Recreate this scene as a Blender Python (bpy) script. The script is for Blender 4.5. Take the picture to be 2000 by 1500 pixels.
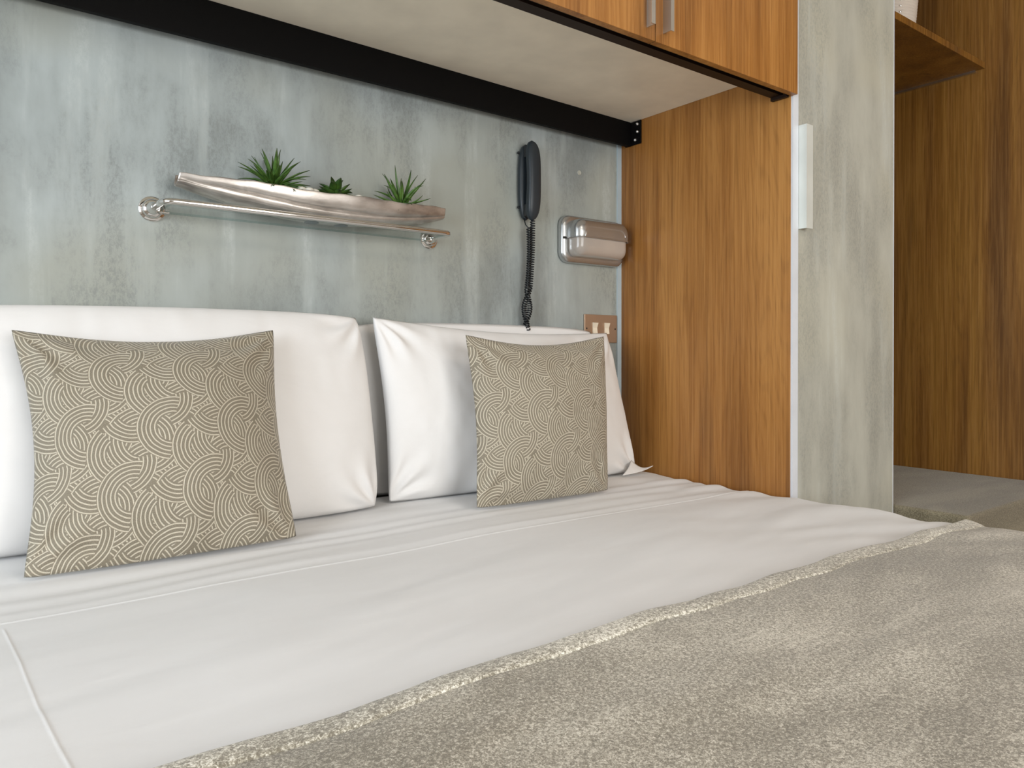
import bpy, bmesh, math, random
import numpy as np
from mathutils import Vector, Matrix, Euler
R = math.radians
random.seed(7); rng = np.random.default_rng(7)
for o in list(bpy.data.objects): bpy.data.objects.remove(o)
C = bpy.context.scene.collection
sc = bpy.context.scene

# ------------------------------------------------------------------ camera, light, exposure
S = 1.7                     # camera to head wall, metres; all measured positions are multiples of it
CZ = 0.95
def P(X, Y, Z): return (X*S, (Y-1)*S, CZ+Z*S)
cam = bpy.data.cameras.new('camera'); co = bpy.data.objects.new('camera', cam); C.objects.link(co); sc.camera = co
cam.sensor_width = 36; cam.sensor_fit = 'HORIZONTAL'; cam.lens = 1450/2000*36
cam.shift_y = -(58-7.6)/2000
cam.clip_start = .02
co.location = (0, -S, CZ)
co.rotation_euler = (R(90-.3), 0, -(R(90)-math.atan2(1922, 1450)))
def area(name, loc, rot, sx, sy, power, col):
    l = bpy.data.lights.new(name, 'AREA'); l.shape = 'RECTANGLE'; l.size = sx; l.size_y = sy
    l.energy = power; l.color = col
    o = bpy.data.objects.new(name, l); C.objects.link(o); o.location = loc; o.rotation_euler = rot; return o
area('window_daylight', (-1.98, -1.75, 1.32), (0, R(-90), 0), 1.15, 1.9, 60, (.84, .92, 1))        # window in the left wall
area('rear_window_daylight', (.9, -4.13, 1.3), (R(90), 0, 0), 2.2, 1.3, 56, (1, .985, .955))   # window behind the camera
area('ceiling_lamp_light', (1.2, -2.6, 2.5), (0, 0, 0), .5, .5, 9, (1, .84, .66))
w = bpy.data.worlds.new('world'); sc.world = w; w.use_nodes = True
w.node_tree.nodes['Background'].inputs[0].default_value = (.75, .85, 1, 1)
w.node_tree.nodes['Background'].inputs[1].default_value = .6
sc.view_settings.view_transform = 'Standard'; sc.view_settings.look = 'None'
sc.view_settings.gamma = 1; sc.view_settings.use_curve_mapping = False
sc.view_settings.exposure = 0.22

# ------------------------------------------------------------------ material helpers
def lin(r, g, b):
    f = lambda c: ((c/255+.055)/1.055)**2.4 if c > 10 else c/255/12.92
    return (f(r), f(g), f(b), 1)
class NT:
    def __init__(s, name):
        s.m = bpy.data.materials.new(name); s.m.use_nodes = True; s.t = s.m.node_tree; s.n = s.t.nodes
        s.b = s.n['Principled BSDF']; s.out = s.n['Material Output']
    def new(s, k, **kw):
        n = s.n.new(k)
        for a, v in kw.items(): setattr(n, a, v)
        return n
    def put(s, sock, v):
        if isinstance(v, bpy.types.NodeSocket): s.t.links.new(v, sock)
        else: sock.default_value = v
    def M(s, op, a, b=0., c=0., clamp=False):
        n = s.new('ShaderNodeMath', operation=op, use_clamp=clamp)
        s.put(n.inputs[0], a); s.put(n.inputs[1], b)
        if len(n.inputs) > 2: s.put(n.inputs[2], c)
        return n.outputs[0]
    def coord(s, kind='Object', scale=(1, 1, 1)):
        t = s.new('ShaderNodeTexCoord'); m = s.new('ShaderNodeMapping'); m.inputs['Scale'].default_value = scale
        s.t.links.new(t.outputs[kind], m.inputs[0]); return m.outputs[0]
    def noise(s, scale=(1, 1, 1), sc_=1., detail=4., rough=.55, dist=0., kind='Object'):
        n = s.new('ShaderNodeTexNoise'); s.t.links.new(s.coord(kind, scale), n.inputs['Vector'])
        n.inputs['Scale'].default_value = sc_; n.inputs['Detail'].default_value = detail
        n.inputs['Roughness'].default_value = rough; n.inputs['Distortion'].default_value = dist
        return n.outputs[0]
    def ramp(s, f, pts):
        n = s.new('ShaderNodeValToRGB'); r = n.color_ramp
        while len(r.elements) < len(pts): r.elements.new(.5)
        for e, (p, c) in zip(r.elements, pts): e.position = p; e.color = c if len(c) == 4 else (*c, 1)
        s.put(n.inputs[0], f); return n.outputs[0]
    def rng(s, f, a, b, c=0., d=1.):
        n = s.new('ShaderNodeMapRange'); s.put(n.inputs[0], f)
        for i, v in enumerate((a, b, c, d)): n.inputs[i+1].default_value = v
        return n.outputs[0]
    def mix(s, f, a, b, mode='MIX'):
        n = s.new('ShaderNodeMix', data_type='RGBA', blend_type=mode)
        s.put(n.inputs[0], f); s.put(n.inputs[6], a); s.put(n.inputs[7], b); return n.outputs[2]
    def bump(s, h, strength=.3, dist=.001):
        n = s.new('ShaderNodeBump'); n.inputs['Strength'].default_value = strength; n.inputs['Distance'].default_value = dist
        s.put(n.inputs['Height'], h); s.t.links.new(n.outputs[0], s.b.inputs['Normal']); return n
    def set(s, col=None, rough=None, metal=None, **kw):
        if col is not None: s.put(s.b.inputs['Base Color'], col)
        if rough is not None: s.put(s.b.inputs['Roughness'], rough)
        if metal is not None: s.put(s.b.inputs['Metallic'], metal)
        for k, v in kw.items(): s.put(s.b.inputs[k.replace('_', ' ')], v)
        return s.m

def concrete(name, c_hi, c_lo, c_warm, sp=.6):
    n = NT(name)
    big = n.noise((1.6, 1.6, .9), 1.6, 3, .6, .4)
    streak = n.noise((14, 14, 1.5), 1., 4, .6)
    blot = n.noise((3.0, 3.0, 1.3), 1.5, 6, .62, .15)
    speck = n.noise((1, 1, .5), 170, 5, .8)
    warm = n.noise((1, 1, 1), 1.9, 2, .5)
    f = n.M('ADD', n.M('MULTIPLY', big, .35), n.M('MULTIPLY', streak, .25))
    f = n.M('ADD', f, n.M('MULTIPLY', blot, .6))
    f = n.rng(f, .51, .70)
    base = n.mix(f, c_lo, c_hi)
    base = n.mix(n.rng(warm, .48, .62, 0, .75), base, c_warm)
    msk = n.M('MULTIPLY', n.rng(blot, .57, .44), n.rng(speck, .45, .60))
    msk = n.M('MULTIPLY', msk, sp)
    base = n.mix(msk, base, lin(122, 127, 124))
    lt = n.M('MULTIPLY', n.rng(streak, .54, .66), n.rng(speck, .35, .6)); lt = n.M('MULTIPLY', lt, .35)
    base = n.mix(lt, base, lin(206, 212, 208))
    n.bump(speck, .06, .0006)
    return n.set(base, .58)
M = {}
M['concrete'] = concrete('concrete_laminate', lin(168, 176, 175), lin(134, 140, 138), lin(157, 159, 148))
M['concrete_door'] = concrete('concrete_door_laminate', lin(190, 190, 178), lin(166, 165, 154), lin(184, 181, 163), .38)

def wood(name, a, b, c, dark, gloss=.38):
    n = NT(name)
    band = n.noise((6, 6, .5), 1., 2, .5, .6)
    st = n.noise((17, 17, .55), 1., 6, .66, .8)
    fine = n.noise((150, 150, 3.2), 1., 5, .75, .4)
    knot = n.noise((9, 9, .8), 1., 2, .5, 1.2)
    f = n.M('ADD', n.M('MULTIPLY', band, .55), n.M('MULTIPLY', st, .45))
    col = n.ramp(f, [(.38, a), (.5, b), (.61, c)])
    field = n.noise((5.5, 5.5, .42), 1., 2, .45, .25)
    cath = n.rng(n.M('SINE', n.M('MULTIPLY', field, 210.)), .35, 1.)          # growth rings as contour lines of a stretched field
    col = n.mix(n.M('MULTIPLY', n.M('MULTIPLY', cath, n.rng(fine, .35, .6)), .2), col, dark)
    col = n.mix(n.M('MULTIPLY', n.rng(fine, .45, .72), .30), col, dark)
    col = n.mix(n.rng(knot, .60, .76, 0, .6), col, dark)
    col = n.mix(n.M('MULTIPLY', n.rng(fine, .55, .35), .16), col, lin(214, 168, 106))
    n.bump(fine, .08, .0004)
    return n.set(col, gloss)
M['wood'] = wood('teak_veneer', lin(122, 76, 30), lin(156, 103, 46), lin(180, 126, 64), lin(88, 52, 20))
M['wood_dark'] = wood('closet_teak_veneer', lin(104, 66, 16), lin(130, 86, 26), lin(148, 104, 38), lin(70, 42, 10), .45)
def plain(name, col, rough=.5, metal=0., bs=None, **kw):
    n = NT(name)
    v = n.noise((1, 1, 1), 8, 3)
    c2 = tuple(x*.9 for x in col[:3])+(1,)
    base = n.mix(n.rng(v, .35, .65), c2, col)
    if bs: n.bump(n.noise((1, 1, 1), bs, 3), .15, .0005)
    return n.set(base, rough, metal, **kw)
M['white_board'] = plain('white_melamine', lin(250, 241, 222), .42)
M['white_wall'] = plain('painted_plaster', lin(222, 216, 206), .8)
M['ceiling'] = plain('ceiling_paint', lin(235, 232, 226), .85)
M['floor'] = plain('floor_carpet', lin(120, 108, 94), .95, bs=300)
M['black_metal'] = plain('black_steel', lin(9, 8, 8), .62, 0., Specular_IOR_Level=.12)
M['dark_rail'] = plain('dark_bronze_rail', lin(36, 24, 17), .5, 0., Specular_IOR_Level=.2)
M['blue_trim'] = plain('pale_blue_edge', lin(178, 192, 198), .45)
M['white_edge'] = plain('white_edge_band', lin(216, 220, 226), .4)
M['chrome'] = plain('chrome', (.82, .80, .78, 1), .10, 1.)
M['steel'] = plain('zinc_screw', (.7, .7, .7, 1), .3, 1.)
M['handle'] = plain('brushed_aluminium', lin(208, 204, 194), .38, .85)
M['white_handle'] = plain('white_aluminium', lin(222, 226, 220), .4, .25)
M['satin'] = plain('satin_nickel_paint', lin(192, 194, 194), .25, .85)
M['lens'] = plain('frosted_lens', lin(180, 171, 162), .16, 0., Transmission_Weight=.15)
M['phone'] = plain('black_phone_plastic', lin(38, 46, 52), .42)
M['phone_dark'] = plain('black_cord_plastic', lin(22, 26, 30), .4)
M['logo'] = plain('faint_grey_print', lin(92, 100, 104), .5)
M['plate'] = plain('brushed_bronze_plate', lin(186, 160, 136), .38, .7)
M['cream'] = plain('cream_plastic', lin(240, 228, 206), .35)
M['dark'] = plain('dark_recess', lin(30, 24, 18), .6)
M['pebble'] = plain('white_pebble', lin(226, 222, 210), .5)
M['wicker'] = plain('white_glaze', lin(236, 226, 214), .4)
M['frame'] = plain('window_frame_white', lin(230, 230, 228), .5)
M['timber'] = plain('bed_base_fabric', lin(92, 84, 76), .8, bs=200)

n = NT('cast_aluminium')
pn = n.noise((.5, 1, 1), 45, 4, .6, .3); bl = n.noise((5, 12, 12), 2.2, 4)
col = n.ramp(bl, [(.3, lin(140, 132, 126)), (.5, lin(184, 177, 170)), (.7, lin(212, 206, 200))])
n.bump(pn, .35, .0012); M['alu'] = n.set(n.mix(n.rng(pn, .62, .75, 0, .5), col, lin(120, 112, 106)), .34, .7)

n = NT('clear_glass')
tr = n.new('ShaderNodeBsdfTransparent'); tr.inputs[0].default_value = (.97, .99, .99, 1)
gl = n.new('ShaderNodeBsdfGlossy'); gl.inputs['Roughness'].default_value = .03
fr = n.new('ShaderNodeFresnel'); fr.inputs[0].default_value = 1.45
mx = n.new('ShaderNodeMixShader'); ge = n.new('ShaderNodeNewGeometry')
n.t.links.new(n.M('MULTIPLY', n.M('MULTIPLY', fr.outputs[0], .6), n.M('SUBTRACT', 1., ge.outputs['Backfacing'])), mx.inputs[0])
n.t.links.new(tr.outputs[0], mx.inputs[1]); n.t.links.new(gl.outputs[0], mx.inputs[2])
n.t.links.new(mx.outputs[0], n.out.inputs[0]); M['glass'] = n.m

n = NT('green_glass_edge')
tr = n.new('ShaderNodeBsdfTransparent'); tr.inputs[0].default_value = (.86, .94, .93, 1)
df = n.new('ShaderNodeBsdfPrincipled'); df.inputs['Base Color'].default_value = lin(118, 136, 134); df.inputs['Roughness'].default_value = .1
mx = n.new('ShaderNodeMixShader'); mx.inputs[0].default_value = .22; n.t.links.new(tr.outputs[0], mx.inputs[1]); n.t.links.new(df.outputs[0], mx.inputs[2])
n.t.links.new(mx.outputs[0], n.out.inputs[0]); M['glass_edge'] = n.m

n = NT('dish_foot_rubber'); M['rubber'] = n.set(n.mix(n.noise((1, 1, 1), 30), lin(96, 106, 112), lin(84, 94, 100)), .6)

def leafmat(name, a, b, tip):
    n = NT(name)
    g = n.new('ShaderNodeUVMap'); s_ = n.new('ShaderNodeSeparateXYZ'); n.t.links.new(g.outputs[0], s_.inputs[0])
    v = n.noise((1, 1, 1), 60, 3)
    c = n.mix(n.rng(v, .35, .65), a, b)
    c = n.mix(n.rng(s_.outputs[1], .72, 1., 0, .85), c, tip)
    return n.set(c, .42, Subsurface_Weight=0.)
M['leaf'] = leafmat('green_leaf', lin(54, 86, 30), lin(86, 120, 50), lin(40, 42, 24))
M['leaf_dark'] = leafmat('dark_green_leaf', lin(34, 64, 20), lin(66, 98, 34), lin(22, 24, 14))

def cotton(name, col, rel=.12):
    n = NT(name)
    weave = n.noise((1, 1, 1), 900, 2, .6)
    crease = n.noise((4, 16, 8), 1.6, 5, .6, .6)
    n.bump(n.M('ADD', n.M('MULTIPLY', weave, .05), n.M('MULTIPLY', crease, 1.)), rel, .004)
    c2 = tuple(x*.97 for x in col[:3])+(1,)
    return n.set(n.mix(n.rng(crease, .3, .7), c2, col), .78, Sheen_Weight=.15)
M['cotton'] = cotton('white_cotton', lin(229, 227, 225), .26)
M['cotton_duvet'] = cotton('white_cotton_duvet', lin(226, 226, 226), .17)

def weave(name, a, b, c, size, hem=False):
    n = NT(name)
    f1 = n.noise((1, 1, 1), size, 3, .65, .6); f2 = n.noise((1, 1, 1), size*2.6, 2, .6)
    nap = n.noise((2.2, 5, 4), 1., 3, .6, .5)
    f = n.M('ADD', n.M('MULTIPLY', f1, .6), n.M('MULTIPLY', f2, .4))
    f = n.M('ADD', f, n.rng(nap, .38, .62, -.045, .045))
    col = n.ramp(f, [(.40, a), (.5, b), (.60, c)])
    n.bump(f, .55, .0022)
    return n.set(col, .85, Sheen_Weight=.25)
M['runner'] = weave('beige_marl_runner', lin(112, 105, 90), lin(154, 147, 131), lin(206, 200, 186), 300)
M['hem'] = weave('beige_loop_hem', lin(120, 113, 98), lin(174, 168, 152), lin(236, 232, 220), 230)
M['carpet'] = weave('taupe_carpet', lin(104, 96, 76), lin(132, 124, 102), lin(158, 150, 126), 260)

# jacquard: rings of five raised lines that overlap one another
def jacquard():
    n = NT('silver_beige_jacquard')
    t = n.new('ShaderNodeTexCoord'); uv = t.outputs['UV']         # UV in metres
    # small wobble so that lines are not machine perfect
    wob = n.new('ShaderNodeTexNoise'); wob.inputs['Scale'].default_value = 60; n.t.links.new(uv, wob.inputs['Vector'])
    wv = n.new('ShaderNodeVectorMath', operation='SCALE'); n.t.links.new(wob.outputs['Color'], wv.inputs[0]); wv.inputs[3].default_value = .0022
    ad = n.new('ShaderNodeVectorMath', operation='ADD'); n.t.links.new(uv, ad.inputs[0]); n.t.links.new(wv.outputs[0], ad.inputs[1])
    sp = n.new('ShaderNodeSeparateXYZ'); n.t.links.new(ad.outputs[0], sp.inputs[0]); X, Y = sp.outputs[0], sp.outputs[1]
    k = .00084; A = .143; B = .234; spc = 8.6*k
    def wrap(v, c, per):       # signed distance to nearest c + i*per
        q = n.M('SUBTRACT', v, c); r = n.M('ROUND', n.M('DIVIDE', q, per)); return n.M('SUBTRACT', q, n.M('MULTIPLY', r, per))
    def ring(cx, cy, mid, half, ro=72., rows=5, first=0):
        cx *= k; cy *= -k
        x1, y1 = wrap(X, cx, A), wrap(Y, cy, B); x2, y2 = wrap(X, cx+A/2, A), wrap(Y, cy+B/2, B)
        d1 = n.M('SQRT', n.M('ADD', n.M('MULTIPLY', x1, x1), n.M('MULTIPLY', y1, y1)))
        d2 = n.M('SQRT', n.M('ADD', n.M('MULTIPLY', x2, x2), n.M('MULTIPLY', y2, y2)))
        s_ = n.M('LESS_THAN', d2, d1)
        lerp = lambda p, q: n.M('ADD', p, n.M('MULTIPLY', s_, n.M('SUBTRACT', q, p)))
        x, y, d = lerp(x1, x2), lerp(y1, y2), n.M('MINIMUM', d1, d2)
        ro_ = ro*k; ri = ro_-spc*(rows-.3)
        m = n.M('MULTIPLY', n.M('LESS_THAN', d, ro_+.0012), n.M('GREATER_THAN', d, ri))
        if half < 180:
            c = n.M('DIVIDE', n.M('ADD', n.M('MULTIPLY', x, math.cos(R(mid))), n.M('MULTIPLY', y, math.sin(R(mid)))), d)
            m = n.M('MULTIPLY', m, n.M('GREATER_THAN', c, math.cos(R(half))))
        ph = n.M('MULTIPLY', n.M('SUBTRACT', d, ro_-.0008), 2*math.pi/spc)
        line = n.rng(n.M('COSINE', ph), .2, .85)
        return m, line
    layers = [ring(0, 0, 168, 94), ring(67, 47, 182, 55), ring(-75, -46, 247, 40), ring(-24, -72, -30, 40),
              ring(-60, 22, 0, 180, 78), ring(18, 0, 0, 180, 74), ring(40, -40, 0, 180, 76)]
    val = 0.0
    for m, l in reversed(layers):
        val = n.M('ADD', n.M('MULTIPLY', m, l), n.M('MULTIPLY', n.M('SUBTRACT', 1., m), val))
    gr = n.new('ShaderNodeTexNoise'); gr.inputs['Scale'].default_value = 950; gr.inputs['Detail'].default_value = 2; n.t.links.new(uv, gr.inputs['Vector'])
    g = n.rng(gr.outputs[0], .35, .65)
    ground = n.mix(g, lin(100, 91, 75), lin(150, 141, 122)); thread = n.mix(g, lin(184, 174, 153), lin(214, 205, 186))
    col = n.mix(val, ground, thread)
    n.bump(n.M('ADD', val, n.M('MULTIPLY', g, .25)), .6, .0016)
    return n.set(col, .55, Sheen_Weight=.2)
M['jacquard'] = jacquard()

# ------------------------------------------------------------------ object helpers
def tag(o, label=None, cat=None, group=None, kind=None):
    if label: o['label'] = label
    if cat: o['category'] = cat
    if group: o['group'] = group
    if kind: o['kind'] = kind
    return o
def thing(name, loc, label, cat, group=None):
    o = bpy.data.objects.new(name, None); C.objects.link(o); o.location = loc; o.empty_display_size = .05
    return tag(o, label, cat, group)
def wloc(p):
    v = Vector((0, 0, 0))
    while p: v += p.location; p = p.parent
    return v
def mk(name, V, F, mat, parent=None, smooth=False, uv=None, origin=None):
    """verts are in world coordinates"""
    V = np.asarray(V, float)
    if parent is not None: off = np.array(wloc(parent)); loc = (0, 0, 0)
    else:
        mn, mx_ = V.min(0), V.max(0); off = np.array([(mn[0]+mx_[0])/2, (mn[1]+mx_[1])/2, mn[2]]) if origin is None else np.array(origin); loc = tuple(off)
    me = bpy.data.meshes.new(name); me.from_pydata((V-off).tolist(), [], [tuple(int(i) for i in f) for f in F])
    me.materials.append(mat)
    if smooth: me.polygons.foreach_set('use_smooth', [True]*len(me.polygons))
    if uv is not None:
        l = me.uv_layers.new(name='UVMap'); idx = np.empty(len(me.loops), int); me.loops.foreach_get('vertex_index', idx)
        l.data.foreach_set('uv', np.asarray(uv, float)[idx].ravel())
    me.update()
    o = bpy.data.objects.new(name, me); C.objects.link(o); o.location = loc; o.parent = parent
    return o
def solid(o, t, off=1.): m = o.modifiers.new('s', 'SOLIDIFY'); m.thickness = t; m.offset = off; return o
def subd(o, l=1): m = o.modifiers.new('d', 'SUBSURF'); m.levels = m.render_levels = l; return o
BF = [(0, 1, 3, 2), (4, 6, 7, 5), (0, 4, 5, 1), (2, 3, 7, 6), (0, 2, 6, 4), (1, 5, 7, 3)]
def bx(x0, x1, y0, y1, z0, z1):
    return [(x, y, z) for x in (x0, x1) for y in (y0, y1) for z in (z0, z1)]
def box(name, x0, x1, y0, y1, z0, z1, mat, parent=None, bev=0., seg=2):
    x0, x1 = sorted((x0, x1)); y0, y1 = sorted((y0, y1)); z0, z1 = sorted((z0, z1))
    o = mk(name, bx(x0, x1, y0, y1, z0, z1), BF, mat, parent)
    if bev:
        m = o.modifiers.new('b', 'BEVEL'); m.width = bev; m.segments = seg; m.limit_method = 'ANGLE'
    return o
def boxD(name, X0, X1, Y0, Y1, Z0, Z1, mat, parent=None, bev=0.):
    a, b = P(X0, Y0, Z0), P(X1, Y1, Z1); return box(name, a[0], b[0], a[1], b[1], a[2], b[2], mat, parent, bev)
def gridfaces(nu, nv, closeu=False, off=0):
    F = []
    for i in range(nu if closeu else nu-1):
        for j in range(nv-1):
            a = i*nv+j; b = ((i+1) % nu)*nv+j; F.append((a+off, b+off, b+1+off, a+1+off))
    return F
def tube(name, pts, r, mat, parent, ns=12, closed=False, cap=True, rad=None):
    pts = [Vector(p) for p in pts]; N = len(pts); V = []; up = None
    for i, p in enumerate(pts):
        if closed: t = (pts[(i+1) % N]-pts[i-1])
        else: t = pts[min(i+1, N-1)]-pts[max(i-1, 0)]
        t.normalize()
        if up is None:
            up = t.orthogonal().normalized()
        up = (up-t*up.dot(t)).normalized(); s_ = t.cross(up); rr = rad[i] if rad else r
        for k in range(ns):
            a = 2*math.pi*k/ns; V.append(tuple(p+(up*math.cos(a)+s_*math.sin(a))*rr))
    F = []
    for i in range(N if closed else N-1):
        for k in range(ns):
            a = i*ns+k; b = i*ns+(k+1) % ns; j = ((i+1) % N)*ns
            F.append((a, b, j+(k+1) % ns, j+k))
    if cap and not closed: F.append(tuple(range(ns))[::-1]); F.append(tuple((N-1)*ns+k for k in range(ns)))
    return mk(name, V, F, mat, parent, smooth=True)
def lathe(name, c, axis, prof, mat, parent, ns=40):
    """prof = [(distance along axis, radius)]"""
    ax = Vector(axis).normalized(); u = ax.orthogonal().normalized(); v = ax.cross(u); c = Vector(c); V = []
    for h, r in prof:
        for k in range(ns):
            a = 2*math.pi*k/ns; V.append(tuple(c+ax*h+(u*math.cos(a)+v*math.sin(a))*r))
    F = []
    for i in range(len(prof)-1):
        for k in range(ns):
            F.append((i*ns+k, i*ns+(k+1) % ns, (i+1)*ns+(k+1) % ns, (i+1)*ns+k))
    F.append(tuple(range(ns))[::-1]); F.append(tuple((len(prof)-1)*ns+k for k in range(ns)))
    o = mk(name, V, F, mat, parent, smooth=True)
    m = o.modifiers.new('e', 'EDGE_SPLIT'); m.split_angle = R(50); return o
# numpy value noise
_tab = rng.random((64, 64, 64))
def vn(x, y, z):
    x, y, z = (np.asarray(a, float) for a in (x, y, z))
    i, j, k = (np.floor(a).astype(int) for a in (x, y, z)); fx, fy, fz = x-i, y-j, z-k
    s_ = lambda t: t*t*t*(t*(t*6-15)+10)
    fx, fy, fz = s_(fx), s_(fy), s_(fz); g = lambda a, b, c: _tab[a & 63, b & 63, c & 63]
    L = lambda a, b, t: a+(b-a)*t
    return L(L(L(g(i, j, k), g(i+1, j, k), fx), L(g(i, j+1, k), g(i+1, j+1, k), fx), fy),
             L(L(g(i, j, k+1), g(i+1, j, k+1), fx), L(g(i, j+1, k+1), g(i+1, j+1, k+1), fx), fy), fz)*2-1
def fbm(x, y, z=0., o=3):
    t = 0; a = 1.
    for q in range(o): t = t+a*vn(np.asarray(x)*2**q+q*7.3, np.asarray(y)*2**q+q*3.1, np.asarray(z)+np.zeros_like(x)+q*1.7); a *= .5
    return t
def struct(o): o['kind'] = 'structure'; return o

XP = 1.012       # wood panel plane
# ------------------------------------------------------------------ room shell
xl, xr, yb, zc = -2.0, 1.82*S, -4.2, 2.62
struct(box('wall_head', xl-.1, xr+.1, 0, .1, 0, zc, M['concrete']))
struct(box('floor', xl-.1, xr+.1, yb-.1, .1, -.1, 0, M['floor']))
struct(box('ceiling', xl-.1, xr+.1, yb-.1, .1, zc, zc+.1, M['ceiling']))
wr = struct(box('wall_right', xr, xr+.1, yb, 0, 0, zc, M['wood_dark']))
def holed(name, axis, c0, c1, a0, a1, h0, h1, w0, w1, z0, z1, mat):
    """wall slab with one window hole, as one mesh"""
    V = []; F = []
    def add(p, q, r_, s_):
        b = bx(c0, c1, p, q, r_, s_) if axis == 'x' else bx(p, q, c0, c1, r_, s_)
        F.extend([tuple(i+len(V) for i in f) for f in BF]); V.extend(b)
    add(a0, w0, h0, h1); add(w1, a1, h0, h1); add(w0, w1, h0, z0); add(w0, w1, z1, h1)
    return struct(mk(name, V, F, mat))
holed('wall_left', 'x', xl-.1, xl, yb, 0, 0, zc, -2.7, -.8, .7, 1.95, M['white_wall'])
holed('wall_back', 'y', yb-.1, yb, xl, xr, 0, zc, -.2, 2.0, .6, 2.0, M['white_wall'])
def window(name, axis, c, w0, w1, z0, z1):
    V = []; F = []
    def add(p, q, r_, s_, d=.03):
        b = bx(c-d, c+d, p, q, r_, s_) if axis == 'x' else bx(p, q, c-d, c+d, r_, s_)
        F.extend([tuple(i+len(V) for i in f) for f in BF]); V.extend(b)
    t = .05
    add(w0, w1, z0, z0+t); add(w0, w1, z1-t, z1); add(w0, w0+t, z0, z1); add(w1-t, w1, z0, z1); m = (w0+w1)/2; add(m-t/2, m+t/2, z0, z1)
    f = struct(mk(name, V, F, M['frame']))
    b = bx(c-.004, c+.004, w0+t, w1-t, z0+t, z1-t) if axis == 'x' else bx(w0+t, w1-t, c-.004, c+.004, z0+t, z1-t)
    mk('pane', b, BF, M['glass'], f)
window('window_1', 'x', xl-.06, -2.7, -.8, .7, 1.95); window('window_2', 'y', yb-.06, -.2, 2.0, .6, 2.0)
# pale strip where the head wall meets the wooden panel
struct(boxD('trim_1', 1.0015, XP, .9975, 1.0, -.55, .43, M['blue_trim']))
# round plug in the head wall
a = P(.9065, 1, .3283)
pl = lathe('wall_plug', a, (0, -1, 0), [(0, .0075), (.0015, .0075), (.0025, .006), (.0012, .0035), (.0012, .0)], M['concrete_door'], None, 20)
tag(pl, 'small round grey wall plug above the bulkhead lamp', 'wall plug')
# a peg hole in the closet side
a = P(1.82, .81, .716)
lathe('peg_hole', (xr, -.45, 2.06), (-1, 0, 0), [(0, .006), (.001, .006), (.001, 0)], M['dark'], wr, 12)

# ------------------------------------------------------------------ wardrobe
wd = thing('wardrobe', P(1.17, .82, -.5588), 'tall wardrobe with wooden side panel and grey concrete-look door beside the bed', 'wardrobe')
z0, z1 = .0, zc-.004
def zb(name, X0, X1, Y0, Y1, m, par=wd, za=z0, zb_=z1, bev=0.):
    a, b = P(X0, Y0, 0), P(X1, Y1, 0); return box(name, a[0], b[0], a[1], b[1], za, zb_, m, par, bev)
sp = zb('side_panel', XP, 1.0265, .643, .999, M['wood']); tag(sp, 'wooden side panel facing the bed')
tag(zb('edge_strip', XP+.0012, 1.0270, .6395, .643, M['white_edge'], sp), 'white front edge of the side panel')
sp2 = zb('side_panel', 1.313, 1.3255, .66, .999, M['wood_dark'])
zb('back_panel', 1.0265, 1.313, .990, .999, M['wood_dark'])
box('top_panel', 1.0265*S, 1.313*S, (.66-1)*S, -.017, zc-.024, zc-.004, M['wood_dark'], wd)
dr = zb('door', 1.0282, 1.3245, .6405, .652, M['concrete_door'], za=.06); tag(dr, 'grey concrete-look door')
zb('edge_strip', 1.3245, 1.3262, .6400, .652, M['white_edge'], dr, .06)
zb('edge_strip', 1.0272, 1.0282, .6400, .652, M['white_edge'], dr, .06)
# L-profile handle: fin standing off the door edge, lip turned to the right
zh0, zh1 = CZ+.1906*S, CZ+.3476*S
V = []; F = []
def addb(V, F, *b): F.extend([tuple(i+len(V) for i in f) for f in BF]); V.extend(bx(*b))
xh = 1.0285*S; yh = (.6405-1)*S
addb(V, F, xh, xh+.003, yh-.024, yh, zh0, zh1); addb(V, F, xh+.003, xh+.029, yh-.024, yh-.0205, zh0, zh1)
addb(V, F, xh+.003, xh+.012, yh-.002, yh, zh0, zh1)
hd = mk('handle', V, F, M['white_handle'], dr)

# ------------------------------------------------------------------ overhead cabinet
oc = thing('overhead_cabinet', P(.4, .82, .431), 'overhead teak cabinet with white underside spanning above the bed', 'cabinet')
zu = CZ+.431*S
xa = -.55; xb = XP*S-.001; yf = (.6415-1)*S
bp = box('bottom_panel', xa, xb, yf+.004, -.002, zu, zu+.018, M['white_board'], oc)
lift = lambda x: .0158*(xb-x)
for v in bp.data.vertices:
    x = v.co.x+wloc(oc).x
    if v.co.z+wloc(oc).z < zu+.01: v.co.z += lift(x)
    else: v.co.z = zu+.05-wloc(oc).z
box('back_panel', xa, xb, -.02, -.002, zu+.05, zc-.004, M['white_board'], oc)
box('side_panel', xa, xa+.018, yf+.004, -.02, zu+.05, zc-.004, M['wood'], oc)
box('top_panel', xa+.018, xb, yf+.004, -.02, zc-.022, zc-.004, M['white_board'], oc)
zd = CZ+.389*S; yd = (.631-1)*S; w_ = .3129*S
xs = XP*S-.0005
for i in range(4):
    x1 = xs-i*w_; x0 = x1-w_+.0022
    d = box('door', x0, x1-.0002, yd, yf-.0005, zd, zc-.006, M['wood'], oc, .0006)
    hl = .32; zh = CZ+.402*S
    V = []; F = []
    if i % 2 == 0:
        xh = x0+.022
        addb(V, F, xh, xh+.0025, yd-.020, yd, zh, zh+hl); addb(V, F, xh, xh+.0105, yd-.0225, yd-.020, zh, zh+hl)
    else:
        xh = x1-.026
        addb(V, F, xh, xh+.0025, yd-.020, yd, zh, zh+hl); addb(V, F, xh-.009, xh+.0025, yd-.0225, yd-.020, zh, zh+hl)
    tag(mk('handle', V, F, M['handle'], d), 'brushed metal strip handle')
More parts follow.
